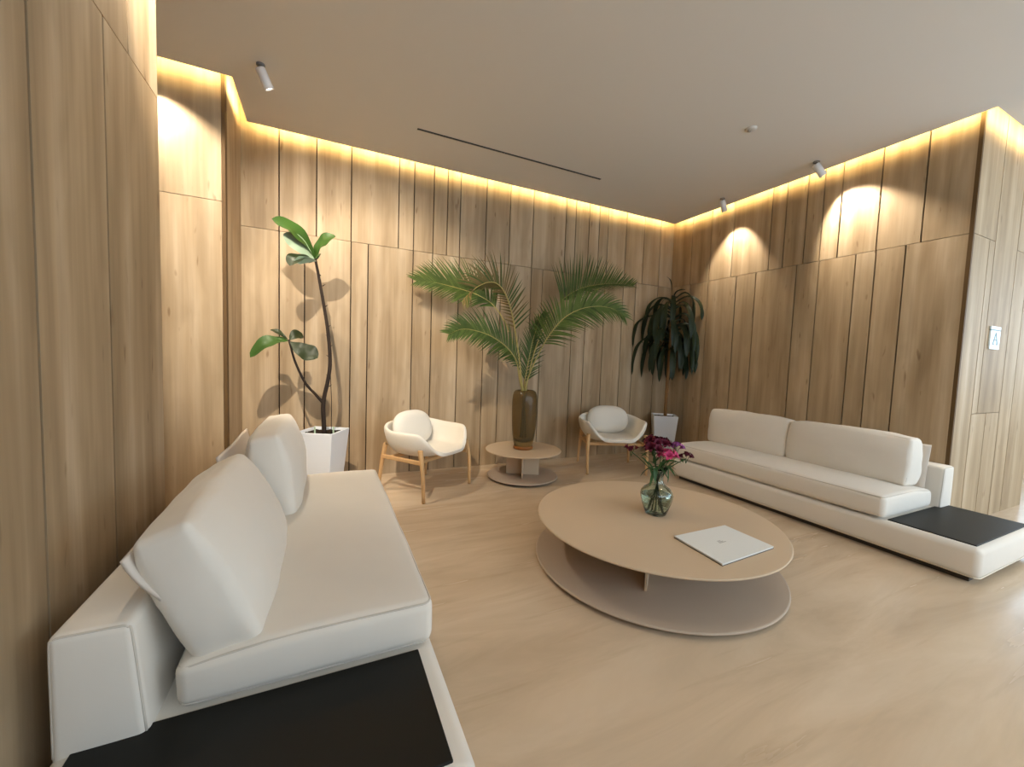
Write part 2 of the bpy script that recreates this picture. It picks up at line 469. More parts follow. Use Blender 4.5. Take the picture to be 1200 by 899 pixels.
# unseen downlights over the seating, added for overhead fill light
def downlight(x, y, p, label):
    t = thing('fill_downlight', label, 'downlight', (x, y, HC), group='added fill downlights')
    bm = bmesh.new(); add_lathe(bm, [(.036, -.001), (.052, -.001), (.052, -.006), (.036, -.006), (.036, -.001)], (x, y, HC), 28); build('trim_ring', bm, M['spot'], t, True)
    bm = bmesh.new(); add_lathe(bm, [(0, -.002), (.036, -.002)], (x, y, HC), 24); build('lens', bm, M['lens'], t)
    L = bpy.data.lights.new('fill_lamp', 'SPOT'); L.energy = p; L.color = (1, .88, .74); L.spot_size = math.radians(130); L.spot_blend = 1; L.shadow_soft_size = .10
    lo = bpy.data.objects.new('fill_lamp', L); COL.objects.link(lo); lo.location = (x, y, HC-.015)
for x, y, p, w in ((1.0, .8, 22, 'over the floor between the left sofa and the coffee table'), (2.7, .8, 22, 'over the floor between the coffee table and the right sofa'), (1.9, -1.2, 10, 'behind the viewer by the windows'), (5.2, -.2, 22, 'over the open floor beyond the far sofa')):
    downlight(x, y, p, 'added fill downlight, unseen, '+w)

# slot diffuser
t = thing('slot_diffuser', 'long thin black air slot cut into the ceiling above the palm', 'air vent', (1.608, 3.436, HC))
bm = bmesh.new(); add_box(bm, (.681, 3.425, HC-.004), (2.535, 3.447, HC-.0005), bevel=.001, seg=1); build('slot_frame', bm, M['slot'], t)
bm = bmesh.new(); add_box(bm, (.69, 3.434, HC-.0065), (2.526, 3.438, HC-.004)); build('slot_blade', bm, M['spotd'], t)
# small sensor
t = thing('ceiling_sensor', 'small round off-white sensor on the ceiling between spotlights and air slot', 'sensor', (3.0, 2.16, HC))
bm = bmesh.new(); add_lathe(bm, [(0, 0), (.042, 0), (.040, -.008), (.020, -.013), (0, -.013)], (3.0, 2.16, HC), 28); build('housing', bm, M['sensor'], t, True)
bm = bmesh.new(); add_lathe(bm, [(0, -.013), (.012, -.013), (.010, -.024), (0, -.027)], (2.99, 2.165, HC), 16); build('sensor_eye', bm, M['sensord'], t, True)

# sign on the pale wall
t = thing('wall_sign', 'small white sign with a grey-blue triangle figure on the pale wood wall', 'sign', (4.858, YC, 1.41))
def ysheet(bm, pts, y0, y1):
    a = [bm.verts.new((x, y0, z)) for x, z in pts]; b = [bm.verts.new((x, y1, z)) for x, z in pts]
    bm.faces.new(a); bm.faces.new(b)
    for i in range(len(pts)): bm.faces.new((a[i], a[(i+1) % len(pts)], b[(i+1) % len(pts)], b[i]))
bm = bmesh.new(); add_box(bm, (4.763, YC-.012, 1.41), (4.955, YC-.0005, 1.558), bevel=.002, seg=1); build('sign_plate', bm, M['sign'], t)
bm = bmesh.new(); add_box(bm, (4.763, YC-.012, 1.566), (4.958, YC-.0005, 1.592), bevel=.002, seg=1); build('sign_header', bm, M['sign'], t)
bm = bmesh.new(); add_box(bm, (4.765, YC-.010, 1.5575), (4.955, YC-.0005, 1.5665)); build('sign_groove', bm, M['signd'], t)
bm = bmesh.new(); y0, y1 = YC-.0135, YC-.0118
for q in ([(4.855, 1.545), (4.866, 1.545), (4.826, 1.452), (4.806, 1.452)], [(4.855, 1.545), (4.866, 1.545), (4.912, 1.452), (4.892, 1.452)],
          [(4.806, 1.452), (4.840, 1.452), (4.840, 1.444), (4.806, 1.444)], [(4.878, 1.452), (4.912, 1.452), (4.912, 1.444), (4.878, 1.444)], [(4.835, 1.487), (4.883, 1.487), (4.886, 1.480), (4.832, 1.480)]):
    ysheet(bm, q, y0, y1)
build('pictogram', bm, M['signd'], t)

# ------------------------------------------------------------------ sofas
def make_sofa(mirror, y0, y1, xc, label):
    """built facing +x from x=0 (front) to x=-.92 (back); mirror=-1 faces -x"""
    s = mirror
    t = thing('sofa', label, 'sofa', (xc, (y0+y1)/2, 0), group='low modular sofas')
    X = lambda d: xc+s*d           # d measured from the back (0) towards the front
    D = .93; L = y1-y0; yc = (y0+y1)/2
    def loop(bm, cx, cy, hx, hy, r, z, rad, sag=0): add_tube(bm, [(cx+a, cy+b, z-sag*max(0, -s*a/hx)**2) for a, b in rrect(hx, hy, r)], rad, 6, closed=True)
    bm = bmesh.new(); puff_box(bm, (D, L, .18), .035, (0.004, .004, .0), (6, 14, 2), mat=Matrix.Translation((X(D/2), yc, .125)))
    base = build('base', bm, M['sofa'], t, True)
    bm = bmesh.new(); loop(bm, X(D/2), yc, D/2-.004, L/2-.004, .035, .046, .004); build('base_rail', bm, M['rail'], base, True)
    bm = bmesh.new(); add_box(bm, (min(X(.05), X(D-.05)), y0+.05, 0), (max(X(.05), X(D-.05)), y1-.05, .045), bevel=.004); build('plinth', bm, M['plinth'], t)
    # backrest
    bl, bw, bh = y1-.02-(y0+.41), .172, .36
    by = (y0+.41+y1-.02)/2; zb = .155; rr_ = .02; xb = .004+bw/2
    bm = bmesh.new()
    lean = lambda a, b: -s*.016*b*(1+a)/2
    def bw_(co, u): return Vector((co.x+lean(s*u[0], u[2]), co.y, co.z))
    puff_box(bm, (bw, bl, bh), rr_, (.004, .004, .006), (3, 12, 4), mat=Matrix.Translation((X(xb), by, zb+bh/2)), warp=bw_)
    back = build('backrest', bm, M['sofa'], t, True)
    bm = bmesh.new(); e = rr_*.29; hw, hh = bw/2-e, bh/2-e
    pr = [(hw, -bh/2+.06), (hw, 0), (hw, hh-.02), (hw-.006, hh-.006), (hw-.02, hh), (0, hh), (-hw+.02, hh), (-hw+.006, hh-.006), (-hw, hh-.02), (-hw, 0), (-hw, -bh/2+.06)]
    add_tube(bm, catmull([(X(xb)+s*a+lean(a/hw, b/(bh/2)), by-bl/2+e, zb+bh/2+b) for a, b in pr], 3), .0032, 6)
    build('piping', bm, M['piping'], back, True)
    # seat cushion
    sx0, sx1 = .228, .925
    sy0, sy1 = y0+.445, y1-.012
    sw, sl, sh = sx1-sx0, sy1-sy0, .145
    bm = bmesh.new()
    puff_box(bm, (sw, sl, sh), .03, (.010, .012, .022), (10, 24, 3), mat=Matrix.Translation((X((sx0+sx1)/2), (sy0+sy1)/2, .228+sh/2)), wrinkle=.003, seed=xc, warp=lambda co, u: Vector((co.x, co.y, co.z-.03*max(0, -s*u[0])**2*(u[2]+1)/2)))
    seat = build('seat_cushion', bm, M['sofa'], t, True)
    for zz, sg in ((.228+sh-.007, .03), (.228+.007, 0)):
        bm = bmesh.new(); loop(bm, X((sx0+sx1)/2), (sy0+sy1)/2, sw/2-.005, sl/2-.005, 0.03, zz, .0035, sg); build('piping', bm, M['piping'], seat, True)
    # black inset top at the near end
    bm = bmesh.new(); add_box(bm, (min(X(.04), X(D-.055)), y0+.035, .21), (max(X(.04), X(D-.055)), y0+.445-.005, .2215), bevel=.004)
    build('side_table_top', bm, M['black'], t, label='black side table top set into the near end of the sofa')
    return t
make_sofa(1, .835, 2.985, -.585, 'low cream sofa along the left wall in the foreground')
make_sofa(-1, .835, 3.035, 4.275, 'low cream sofa against the right wood wall across the room')

def back_cushion(y0, y1, x, z, lean, h, th, s, label, panel, seed, puff=.06, r=.022):
    """s=+1 faces +x; lean in degrees back from upright; (x, z) is the middle of its lower edge"""
    t = thing('back_cushion', label, 'cushion', (x, (y0+y1)/2, z), group='cream back cushions')
    rot = Matrix.Rotation(-s*math.radians(lean), 4, 'Y')
    mt = Matrix.Translation((x, (y0+y1)/2, z)) @ rot @ Matrix.Translation((0, 0, h/2))
    bm = bmesh.new()
    def wp(co, u):
        pinch = 1-.03*(abs(u[1])**6)*(abs(u[2])**4)
        return Vector((co.x*(1-.18*max(0, u[2])**2), co.y*pinch, co.z*(1-.05*abs(u[1])**3)))
    puff_box(bm, (th, y1-y0, h), r, (puff, .010, .012), (5, 22, 12), 3, mt, .007, seed, wp)
    c = build('cushion_body', bm, M['sofa'], t, True)
    for sd in (1, -1):
        bm = bmesh.new()
        pts = [Vector((sd*(th/2-r*.29)*(1-.18*max(0, b/(h/2))**2), a*(1-.03*(abs(a/((y1-y0)/2))**6)*(abs(b/(h/2))**4)), b*(1-.05*abs(a/((y1-y0)/2))**3))) for a, b in rrect((y1-y0)/2-r*.29, h/2-r*.29, .03)]
        add_tube(bm, [mt @ p for p in pts], .003, 6, closed=True)
        build('piping', bm, M['piping'], c, True)
    if panel:
        bm = bmesh.new(); pts = [Vector(p) for p in panel]; n = 22
        ya, yb = y0-.005, y1+.0
        cols = []
        for k in range(n+1):
            y = ya+(yb-ya)*k/n
            prof = catmull([(p.x+.004*math.sin(y*9+p.z*6), y, p.z) for p in pts], 4)
            cols.append([bm.verts.new(q) for q in prof])
        for a, b in zip(cols, cols[1:]):
            for i in range(len(a)-1): bm.faces.new((a[i], a[i+1], b[i+1], b[i]))
        o = build('back_panel', bm, M['panel'], t, True, label='thin linen support panel behind the cushion')
        so = o.modifiers.new('thickness', 'SOLIDIFY'); so.thickness = .010; so.offset = 0
    return t
lp = [(-.385, 0, .535), (-.425, 0, .585), (-.448, 0, .625), (-.460, 0, .655)]
back_cushion(1.30, 2.15, -.222, .325, 24, .425, .15, 1, 'plump cream cushion leaning back at the near end of the left sofa', lp, 3.1)
lp2 = [(-.37, 0, .535), (-.40, 0, .59), (-.425, 0, .645), (-.438, 0, .70)]
back_cushion(2.20, 2.96, -.20, .36, 8, .435, .15, 1, 'upright cream cushion at the far end of the left sofa, beside the fig planter', lp2, 8.4)
rp = [(4.07, 0, .225), (4.058, 0, .34), (4.072, 0, .48), (4.10, 0, .60), (4.112, 0, .665)]
back_cushion(1.335, 2.185, 3.895, .365, 3, .365, .19, -1, 'cream cushion on the right sofa nearest its black table top', rp, 5.2, .045)
back_cushion(2.19, 3.01, 3.90, .365, 4, .365, .19, -1, 'cream cushion on the right sofa nearest the dracaena planter', rp, 11.7, .045)

# ------------------------------------------------------------------ armchairs
def make_chair(loc, rz, label):
    t = thing('armchair', label, 'chair', loc, rz, 'cream shell armchairs')
    ss = lambda a, b, x: (lambda q: q*q*(3-2*q))(max(0, min(1, (x-a)/(b-a))))
    ax_, fy, by = .352, .315, .29
    NT, NR = 56, 12
    bm = bmesh.new(); rings = []
    zs = .345
    c = bm.verts.new((0, -.02, zs))
    for j in range(1, NR+1):
        tt = j/NR; ring = []
        for i in range(NT):
            th = 2*PI*i/NT                     # 0 = front
            a = abs((th+PI) % (2*PI)-PI)/PI*180
            cx, cy = math.sin(th), -math.cos(th)
            e = 2.8
            r = 1/((abs(cx)/ax_)**e+(abs(cy)/(fy if cy < 0 else by))**e)**(1/e)
            rim = .018+.195*ss(24, 62, a)+.045*ss(95, 150, a)
            lean = 1+.05*ss(30, 80, a)
            if tt < .55: f = tt*.66/.55; g = 0
            else:
                ph = (tt-.55)/.45*PI/2; f = .66+.34*math.sin(ph); g = 1-math.cos(ph)
            fr = 1-ss(25, 60, a)
            z = zs+rim*g+.02*fr*f*f*(1-g)-.010*fr*max(0, f-.9)/.1
            rr = r*(f if tt < .55 else f*(1+(lean-1)*g))
            ring.append(bm.verts.new((cx*rr, cy*rr, z)))
        rings.append(ring)
    for i in range(NT):
        bm.faces.new((c, rings[0][i], rings[0][(i+1) % NT]))
        for a, b in zip(rings, rings[1:]): bm.faces.new((a[i], a[(i+1) % NT], b[(i+1) % NT], b[i]))
    o = build('seat_shell', bm, M['chairf'], t, True, world=False)
    so = o.modifiers.new('thickness', 'SOLIDIFY'); so.thickness = .036; so.offset = 1 if False else -1
    sb = o.modifiers.new('round', 'SUBSURF'); sb.levels = 1; sb.render_levels = 2
    # lumbar cushion
    bm = bmesh.new()
    mt = Matrix.Translation((0, .165, .535)) @ Matrix.Rotation(math.radians(-17), 4, 'X')
    nu, nv = 40, 20; W, Hh, T = .235, .158, .062
    rs = []
    for j in range(1, nv):
        ph = PI*j/nv-PI/2
        ring = []
        for i in range(nu):
            a = 2*PI*i/nu; e = 2.6
            d = 1/((abs(math.cos(a)))**e+(abs(math.sin(a)))**e)**(1/e)
            ring.append(bm.verts.new((W*math.cos(a)*d*math.cos(ph)**.55, T*math.sin(ph), Hh*math.sin(a)*d*math.cos(ph)**.55)))
        rs.append(ring)
    for a, b in zip(rs, rs[1:]):
        for i in range(nu): bm.faces.new((a[i], a[(i+1) % nu], b[(i+1) % nu], b[i]))
    bm.faces.new(rs[0]); bm.faces.new(rs[-1])
    bmesh.ops.transform(bm, matrix=mt, verts=bm.verts)
    cu = build('back_pillow', bm, M['chairp'], t, True, world=False)
    bm = bmesh.new()
    loop = []
    for i in range(60):
        a = 2*PI*i/60; e = 2.6; d = 1/((abs(math.cos(a)))**e+(abs(math.sin(a)))**e)**(1/e)
        loop.append(mt @ Vector((W*1.003*math.cos(a)*d, 0, Hh*1.003*math.sin(a)*d)))
    add_tube(bm, loop, .0035, 6, closed=True); build('piping', bm, M['piping'], cu, True, world=False)
    # oak legs and frame
    for sx in (-1, 1):
        bm = bmesh.new(); add_tube(bm, catmull([(sx*.318, -.262, 0), (sx*.322, -.248, .25), (sx*.312, -.215, .40), (sx*.31, -.212, .425)], 4), lambda q: .0135+.009*min(1, q*1.3), 12)
        build('leg', bm, M['oak'], t, True, world=False)
        bm = bmesh.new(); add_tube(bm, catmull([(sx*.306, .272, 0), (sx*.296, .25, .22), (sx*.284, .218, .40), (sx*.282, .214, .42)], 4), lambda q: .013+.009*min(1, q*1.3), 12)
        build('leg', bm, M['oak'], t, True, world=False)
        bm = bmesh.new(); add_box(bm, (sx*.302-.011, -.235, .300), (sx*.302+.011, .225, .334), bevel=.006); build('side_rail', bm, M['oak'], t, world=False)
    for y in (-.15, .17):
        bm = bmesh.new(); add_box(bm, (-.30, y-.011, .292), (.30, y+.011, .322), bevel=.006); build('cross_rail', bm, M['oak'], t, world=False)
make_chair((.8415, 3.5535, 0), math.radians(35.5), 'cream shell armchair beside the fig planter, left of the side table')
make_chair((2.929, 3.543, 0), math.radians(-22.3), 'cream shell armchair beside the dracaena, right of the side table')

# ------------------------------------------------------------------ round tables
def round_table(cx, cy, rt, zt, rb, plates, label, name, cat='table'):
    t = thing(name, label, cat, (cx, cy, 0))
    bm = bmesh.new(); add_lathe(bm, [(0, zt-.014), (rt-.012, zt-.014), (rt-.003, zt-.010), (rt, zt-.005), (rt-.003, zt-.001), (rt-.008, zt), (0, zt)], (cx, cy, 0), 128)
    build('tabletop', bm, M['table'], t)
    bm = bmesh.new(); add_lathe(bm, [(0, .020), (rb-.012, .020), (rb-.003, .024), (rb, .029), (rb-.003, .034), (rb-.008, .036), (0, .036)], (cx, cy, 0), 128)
    build('base_disc', bm, M['table_shaded'], t, label='lower disc, colour darkened for the shade under the top')
    bm = bmesh.new(); add_lathe(bm, [(0, 0), (rb*.86, 0), (rb*.86, .020), (0, .020)], (cx, cy, 0), 96); build('foot', bm, M['plinth'], t)
    for a, ln in plates:
        bm = bmesh.new(); add_box(bm, (-ln, -.006, .034), (ln, .006, zt-.012), bevel=.001, seg=1, mat=Matrix.Translation((cx, cy, 0)) @ Matrix.Rotation(math.radians(a), 4, 'Z'))
        build('support_plate', bm, M['table'], t)
round_table(1.812, 1.765, .698, .277, .703, [(42, .43), (132, .43)], 'large round beige coffee table with two stacked discs, mid-floor', 'coffee_table')
round_table(1.826, 3.55, .382, .295, .354, [(62, .165), (152, .165)], 'small round beige side table under the tall amber vase', 'side_table')

# closed white book on the coffee table
bk = [(1.690, 1.492), (2.085, 1.492), (2.085, 1.214), (1.668, 1.190)]
t = thing('white_book', 'large flat white book lying on the coffee table', 'book', (1.88, 1.345, .277))
def prism(pts, z0, z1):
    bm = bmesh.new(); a = [bm.verts.new((x, y, z0)) for x, y in pts]; b = [bm.verts.new((x, y, z1)) for x, y in pts]
    bm.faces.new(a); bm.faces.new(b)
    for i in range(len(pts)): bm.faces.new((a[i], a[(i+1) % len(pts)], b[(i+1) % len(pts)], b[i]))
    return bm
ins = lambda k: [(1.88+(x-1.88)*k, 1.345+(y-1.345)*k) for x, y in bk]
build('cover', prism(ins(1.0), .2775, .2800), M['bookd'], t, label='dark lower cover')
build('pages', prism(ins(.985), .2800, .2868), M['pages'], t)
build('cover', prism(ins(1.0), .2868, .2893), M['book'], t)
bm = bmesh.new()
for k in range(3):
    add_box(bm, (-.026+.004*k, -.010+.009*k, .2892), (.026-.010*k, -.005+.009*k, .2896), mat=Matrix.Translation((1.872, 1.352, 0)) @ Matrix.Rotation(.04, 4, 'Z'))
build('cover_mark', bm, M['logo'], t)

# ------------------------------------------------------------------ leaves
def leaf_blade(bm, path, width, nrm, fold=.25, prof=None, mi=0, sub=5, wave=0, ph=0):
    """a folded leaf along path; nrm points out of its upper face"""
    P = catmull(path, sub); n = len(P); prof = prof or (lambda q: math.sin(PI*min(1, q**.8))**.75)
    rows_ = []
    for i, p in enumerate(P):
        q = i/(n-1); tn = (P[min(i+1, n-1)]-P[max(i-1, 0)]).normalized()
        sd = tn.cross(Vector(nrm))
        if sd.length < 1e-4: sd = Vector((1, 0, 0))
        sd.normalize(); nn = sd.cross(tn).normalized()
        w = width/2*max(.02, prof(q)); wv = wave*math.sin(q*14+ph)*w
        rows_.append([bm.verts.new(p+sd*w*k+nn*(fold*w*abs(k)+wv*abs(k)*(1 if k > 0 else -1))) for k in (-1, -.5, 0, .5, 1)])
    for a, b in zip(rows_, rows_[1:]):
        for k in range(4):
            f = bm.faces.new((a[k], a[k+1], b[k+1], b[k])); f.material_index = mi

def planter(t, c, rz, top, bot, h):
    rot = Matrix.Translation((c[0], c[1], 0)) @ Matrix.Rotation(rz, 4, 'Z')
    bm = bmesh.new(); lv = []
    for half, z in ((bot/2, 0), (top/2, h), (top/2-.012, h), (top/2-.022, h-.03)):
        lv.append([bm.verts.new(rot @ Vector((sx*half, sy*half, z))) for sx, sy in ((-1, -1), (1, -1), (1, 1), (-1, 1))])
    bm.faces.new(lv[0])
    for a, b in zip(lv, lv[1:]):
        for i in range(4): bm.faces.new((a[i], a[(i+1) % 4], b[(i+1) % 4], b[i]))
    bm.faces.new(lv[-1])
    o = build('pot', bm, M['white'], t)
    bv = o.modifiers.new('edge', 'BEVEL'); bv.width = .004; bv.segments = 2
    bm = bmesh.new(); hs = top/2-.020; n = 14; g = []
    for i in range(n+1):
        g.append([bm.verts.new(rot @ Vector((-hs+2*hs*i/n, -hs+2*hs*j/n, h-.022+.010*noise.noise(Vector((i*.9, j*.9, c[0])))))) for j in range(n+1)])
    for i in range(n):
        for j in range(n): bm.faces.new((g[i][j], g[i+1][j], g[i+1][j+1], g[i][j+1]))
    build('soil', bm, M['soil'], t, True)

# fiddle leaf fig
FC = (-.008, 3.585)
t = thing('potted_fig', 'tall bare-stemmed fig plant in a white tapered planter behind the left sofa', 'plant', (FC[0], FC[1], 0))
planter(t, FC, math.radians(-28), .305, .215, .56)
bm = bmesh.new(); add_tube(bm, catmull([(.0, 3.56, .52), (.001, 3.555, .604), (-.004, 3.55, .789), (.028, 3.55, .972), (.043, 3.555, 1.123), (.026, 3.56, 1.357), (-.008, 3.56, 1.586), (-.045, 3.555, 1.80), (-.068, 3.55, 1.925)], 5), lambda q: .019-.009*q, 10)
tr = build('trunk', bm, M['bark'], t, True)
bm = bmesh.new(); add_tube(bm, catmull([(-.004, 3.55, .785), (-.06, 3.545, .855), (-.134, 3.535, .95), (-.205, 3.53, 1.116), (-.247, 3.53, 1.285)], 5), lambda q: .012-.005*q, 8)
build('branch', bm, M['bark'], tr, True)
for k in range(12):
    q = k/11; z = .92+q*.88; x = .036-.0*q if z < 1.2 else .040-.075*((z-1.2)/.65)**1.3
    bm = bmesh.new(); add_tube(bm, [(x, 3.557, z), (x+.022*(-1)**k, 3.552, z+.016)], lambda s: .0035*(1-s)+.001, 5)
    build('leaf_scar', bm, M['bark'], tr, True)
bm = bmesh.new(); add_tube(bm, [(.054, 3.53, .53), (.056, 3.535, .80), (.046, 3.545, 1.02)], .0035, 6); build('support_stake', bm, M['bark'], t, True)
for p in ((-.065, 3.52), (.07, 3.50)):
    bm = bmesh.new(); add_box(bm, (p[0]-.006, p[1]-.001, .52), (p[0]+.006, p[1]+.001, .60), bevel=.0008, seg=1); build('plant_tag', bm, M['figp'], t)
ob = lambda q: max(0, math.sin(PI*q**1.25))**.65*(.55+.45*q)*1.15
FL = [
 ('fig', [(-.07, 3.55, 1.93), (-.13, 3.52, 2.03), (-.23, 3.48, 2.115), (-.35, 3.44, 2.15)], .15, (.45, -.75, .5), .2, None),
 ('fig', [(-.07, 3.55, 1.92), (-.05, 3.50, 1.99), (.0, 3.46, 2.05), (.075, 3.42, 2.085)], .15, (-.35, -.7, .6), .2, None),
 ('figp', [(-.075, 3.55, 1.92), (-.14, 3.53, 1.975), (-.21, 3.52, 2.035), (-.285, 3.51, 2.07)], .12, (.2, -.9, -.4), .25, None),
 ('figd', [(-.07, 3.55, 1.91), (-.13, 3.50, 1.915), (-.20, 3.45, 1.885), (-.235, 3.42, 1.825)], .12, (.0, -.6, .8), .25, None),
 ('figp', [(-.06, 3.54, 1.905), (-.11, 3.49, 1.90), (-.16, 3.45, 1.885), (-.205, 3.43, 1.87)], .07, (.1, -.8, -.6), .2, None),
 ('fig', [(-.065, 3.56, 1.92), (-.08, 3.62, 1.97), (-.10, 3.70, 1.98), (-.12, 3.78, 1.93)], .14, (.1, -.3, 1), .2, None),
 ('fig', [(-.25, 3.53, 1.275), (-.31, 3.51, 1.275), (-.40, 3.48, 1.245), (-.49, 3.46, 1.14)], .135, (-.25, -.65, .7), .2, None),
 ('figd', [(-.24, 3.53, 1.27), (-.18, 3.50, 1.225), (-.11, 3.48, 1.185), (-.045, 3.46, 1.15)], .15, (-.1, -.75, .5), .15, None),
 ('figd', [(-.25, 3.53, 1.28), (-.29, 3.54, 1.31), (-.33, 3.55, 1.34), (-.375, 3.56, 1.352)], .055, (.2, -.6, .8), .3, None),
 ('figd', [(-.245, 3.53, 1.28), (-.22, 3.55, 1.305), (-.19, 3.57, 1.325), (-.15, 3.60, 1.315)], .10, (0, -.8, .6), .2, None),
]
for mk, pth, w, nr, fo, lb in FL:
    bm = bmesh.new(); leaf_blade(bm, pth, w, nr, fo, ob, sub=6, wave=.12, ph=w*90)
    o = build('leaf', bm, M[mk], t, True)

# dracaena
DC = (4.03, 3.84)
t = thing('potted_dracaena', 'drooping dark dracaena in a white planter in the room corner', 'plant', (DC[0], DC[1], 0))
planter(t, DC, math.radians(-38), .30, .21, .535)
bm = bmesh.new(); add_tube(bm, catmull([(4.045, 3.84, .49), (4.05, 3.84, .9), (4.06, 3.845, 1.4), (4.066, 3.85, 1.9), (4.066, 3.85, 2.07)], 6), lambda q: .022-.010*q, 10)
build('cane', bm, M['cane'], t, True)
sp = lambda q: (.28+.72*min(1, q/.6)**1.3)*max(0, 1-q**7)**.7
def dleaf(p0, dr, reach, rise, drop, w, tip=1.1):
    d = Vector((math.cos(dr), math.sin(dr), 0)); p0 = Vector(p0)
    pts = [p0, p0+d*reach*.55+Vector((0, 0, rise)), p0+d*reach*.95+Vector((0, 0, rise-.22*drop)), p0+d*reach*tip+Vector((0, 0, rise-.62*drop)), p0+d*reach*(tip+.02)+Vector((0, 0, rise-drop))]
    lim = lambda p: Vector((min(p.x, 4.245), min(p.y, 4.06), p.z))
    bm = bmesh.new(); leaf_blade(bm, [lim(p) for p in pts], w, d*.5+Vector((-.45, -.5, .5)), .2, sp, sub=4, wave=.15, ph=dr*7)
    build('leaf', bm, M['drac'], t, True)
toC = math.atan2(-DC[1], -DC[0])           # towards the viewer's side of the room
k = 0
for z, n, reach, rise, drop in ((2.02, 7, 0.253, 0.06, 0.42), (1.9, 9, 0.299, 0.05, 0.52), (1.76, 10, 0.287, 0.05, 0.56), (1.62, 11, 0.276, 0.05, 0.58), (1.48, 11, 0.253, 0.04, 0.56), (1.38, 8, 0.184, 0.03, 0.46)):
    for i in range(n):
        k += 1
        if random.random() < .2: continue
        a = 2*PI*(i/n)+k*.37+z*3
        back = .5+.5*math.cos(a-toC)
        rc = reach*(.85+.65*random.random())*(.62+.38*back)
        dleaf((4.063, 3.848, z+random.uniform(-.05, .05)), a, rc, rise*random.uniform(.5, 1.6), drop*random.uniform(.62, 1.0), random.uniform(.058, .078))
# the stray ones that give it its outline
lf = math.atan2(.45, -.9)
dleaf((4.063, 3.848, 1.80), math.radians(150), .44, .02, .42, .05)
dleaf((4.063, 3.848, 1.56), math.radians(152), .42, .0, .52, .05)
dleaf((4.063, 3.848, 2.02), math.radians(155), .30, .03, .40, .05)
dleaf((4.063, 3.848, 2.02), math.radians(-40), .26, .10, .48, .05)
dleaf((4.063, 3.848, 1.66), math.radians(-42), .24, .06, .62, .045)
bm = bmesh.new(); leaf_blade(bm, [(4.063, 3.848, 2.05), (4.03, 3.84, 2.16), (3.97, 3.82, 2.26), (3.88, 3.80, 2.30)], .05, (.4, -.5, .7), .2, sp); build('leaf', bm, M['drac'], t, True)
bm = bmesh.new(); leaf_blade(bm, [(4.066, 3.85, 2.05), (4.10, 3.83, 2.13), (4.16, 3.80, 2.16), (4.21, 3.78, 2.16)], .035, (0, -.5, .8), .2, sp); build('leaf', bm, M['drac'], t, True)

# ------------------------------------------------------------------ tall vase with palm fronds
VC = (1.826, 3.555, .295)
t = thing('tall_vase', 'tall smoky amber glass vase standing on the small round side table', 'vase', VC)
po = [(.092, .035), (.100, .07), (.112, .14), (.121, .24), (.126, .36), (.127, .45), (.124, .53), (.112, .573), (.098, .588), (.088, .592)]
pi_ = [(.083, .588), (.094, .581), (.106, .567), (.118, .52), (.121, .45), (.120, .36), (.115, .24), (.106, .14), (.09, .08), (0, .075)]
bm = bmesh.new(); add_lathe(bm, [(0, .036), *po, *pi_], VC, 64); build('vase_body', bm, M['amber'], t, True)
bm = bmesh.new(); add_lathe(bm, [(0, .0), (.090, .0), (.099, .004), (.101, .018), (.097, .032), (.091, .0355), (0, .0355)], VC, 48); build('vase_foot', bm, M['ring'], t, True, label='thick amber glass foot')

FR = {
'F1': [(1.789, 3.55, .933), (1.719, 3.533, 1.287), (1.639, 3.509, 1.594), (1.547, 3.48, 1.793), (1.443, 3.448, 1.88), (1.336, 3.414, 1.878), (1.226, 3.378, 1.823), (1.128, 3.34, 1.741), (1.056, 3.3, 1.664)],
'F2': [(1.774, 3.56, .949), (1.702, 3.576, 1.286), (1.611, 3.6, 1.533), (1.48, 3.627, 1.707), (1.33, 3.657, 1.794), (1.186, 3.69, 1.836), (1.029, 3.725, 1.868), (.899, 3.762, 1.887), (.765, 3.8, 1.882)],
'F3': [(1.774, 3.54, .934), (1.694, 3.512, 1.169), (1.571, 3.47, 1.30), (1.399, 3.422, 1.39), (1.227, 3.369, 1.432), (1.066, 3.311, 1.435), (.922, 3.25, 1.373)],
'F4': [(1.847, 3.57, .932), (1.911, 3.585, 1.209), (2.011, 3.608, 1.456), (2.157, 3.634, 1.705), (2.315, 3.663, 1.866), (2.527, 3.695, 1.985), (2.777, 3.728, 2.06), (3.069, 3.763, 2.106), (3.397, 3.8, 2.118)],
'F5': [(1.822, 3.54, .934), (1.87, 3.523, 1.10), (1.984, 3.499, 1.349), (2.079, 3.47, 1.508), (2.183, 3.439, 1.629), (2.299, 3.405, 1.704), (2.417, 3.369, 1.745), (2.556, 3.331, 1.76), (2.689, 3.291, 1.732), (2.793, 3.25, 1.653)],
'F6': [(1.813, 3.56, .932), (1.867, 3.591, 1.164), (1.931, 3.637, 1.383), (2.022, 3.691, 1.567), (2.142, 3.75, 1.714)],
}
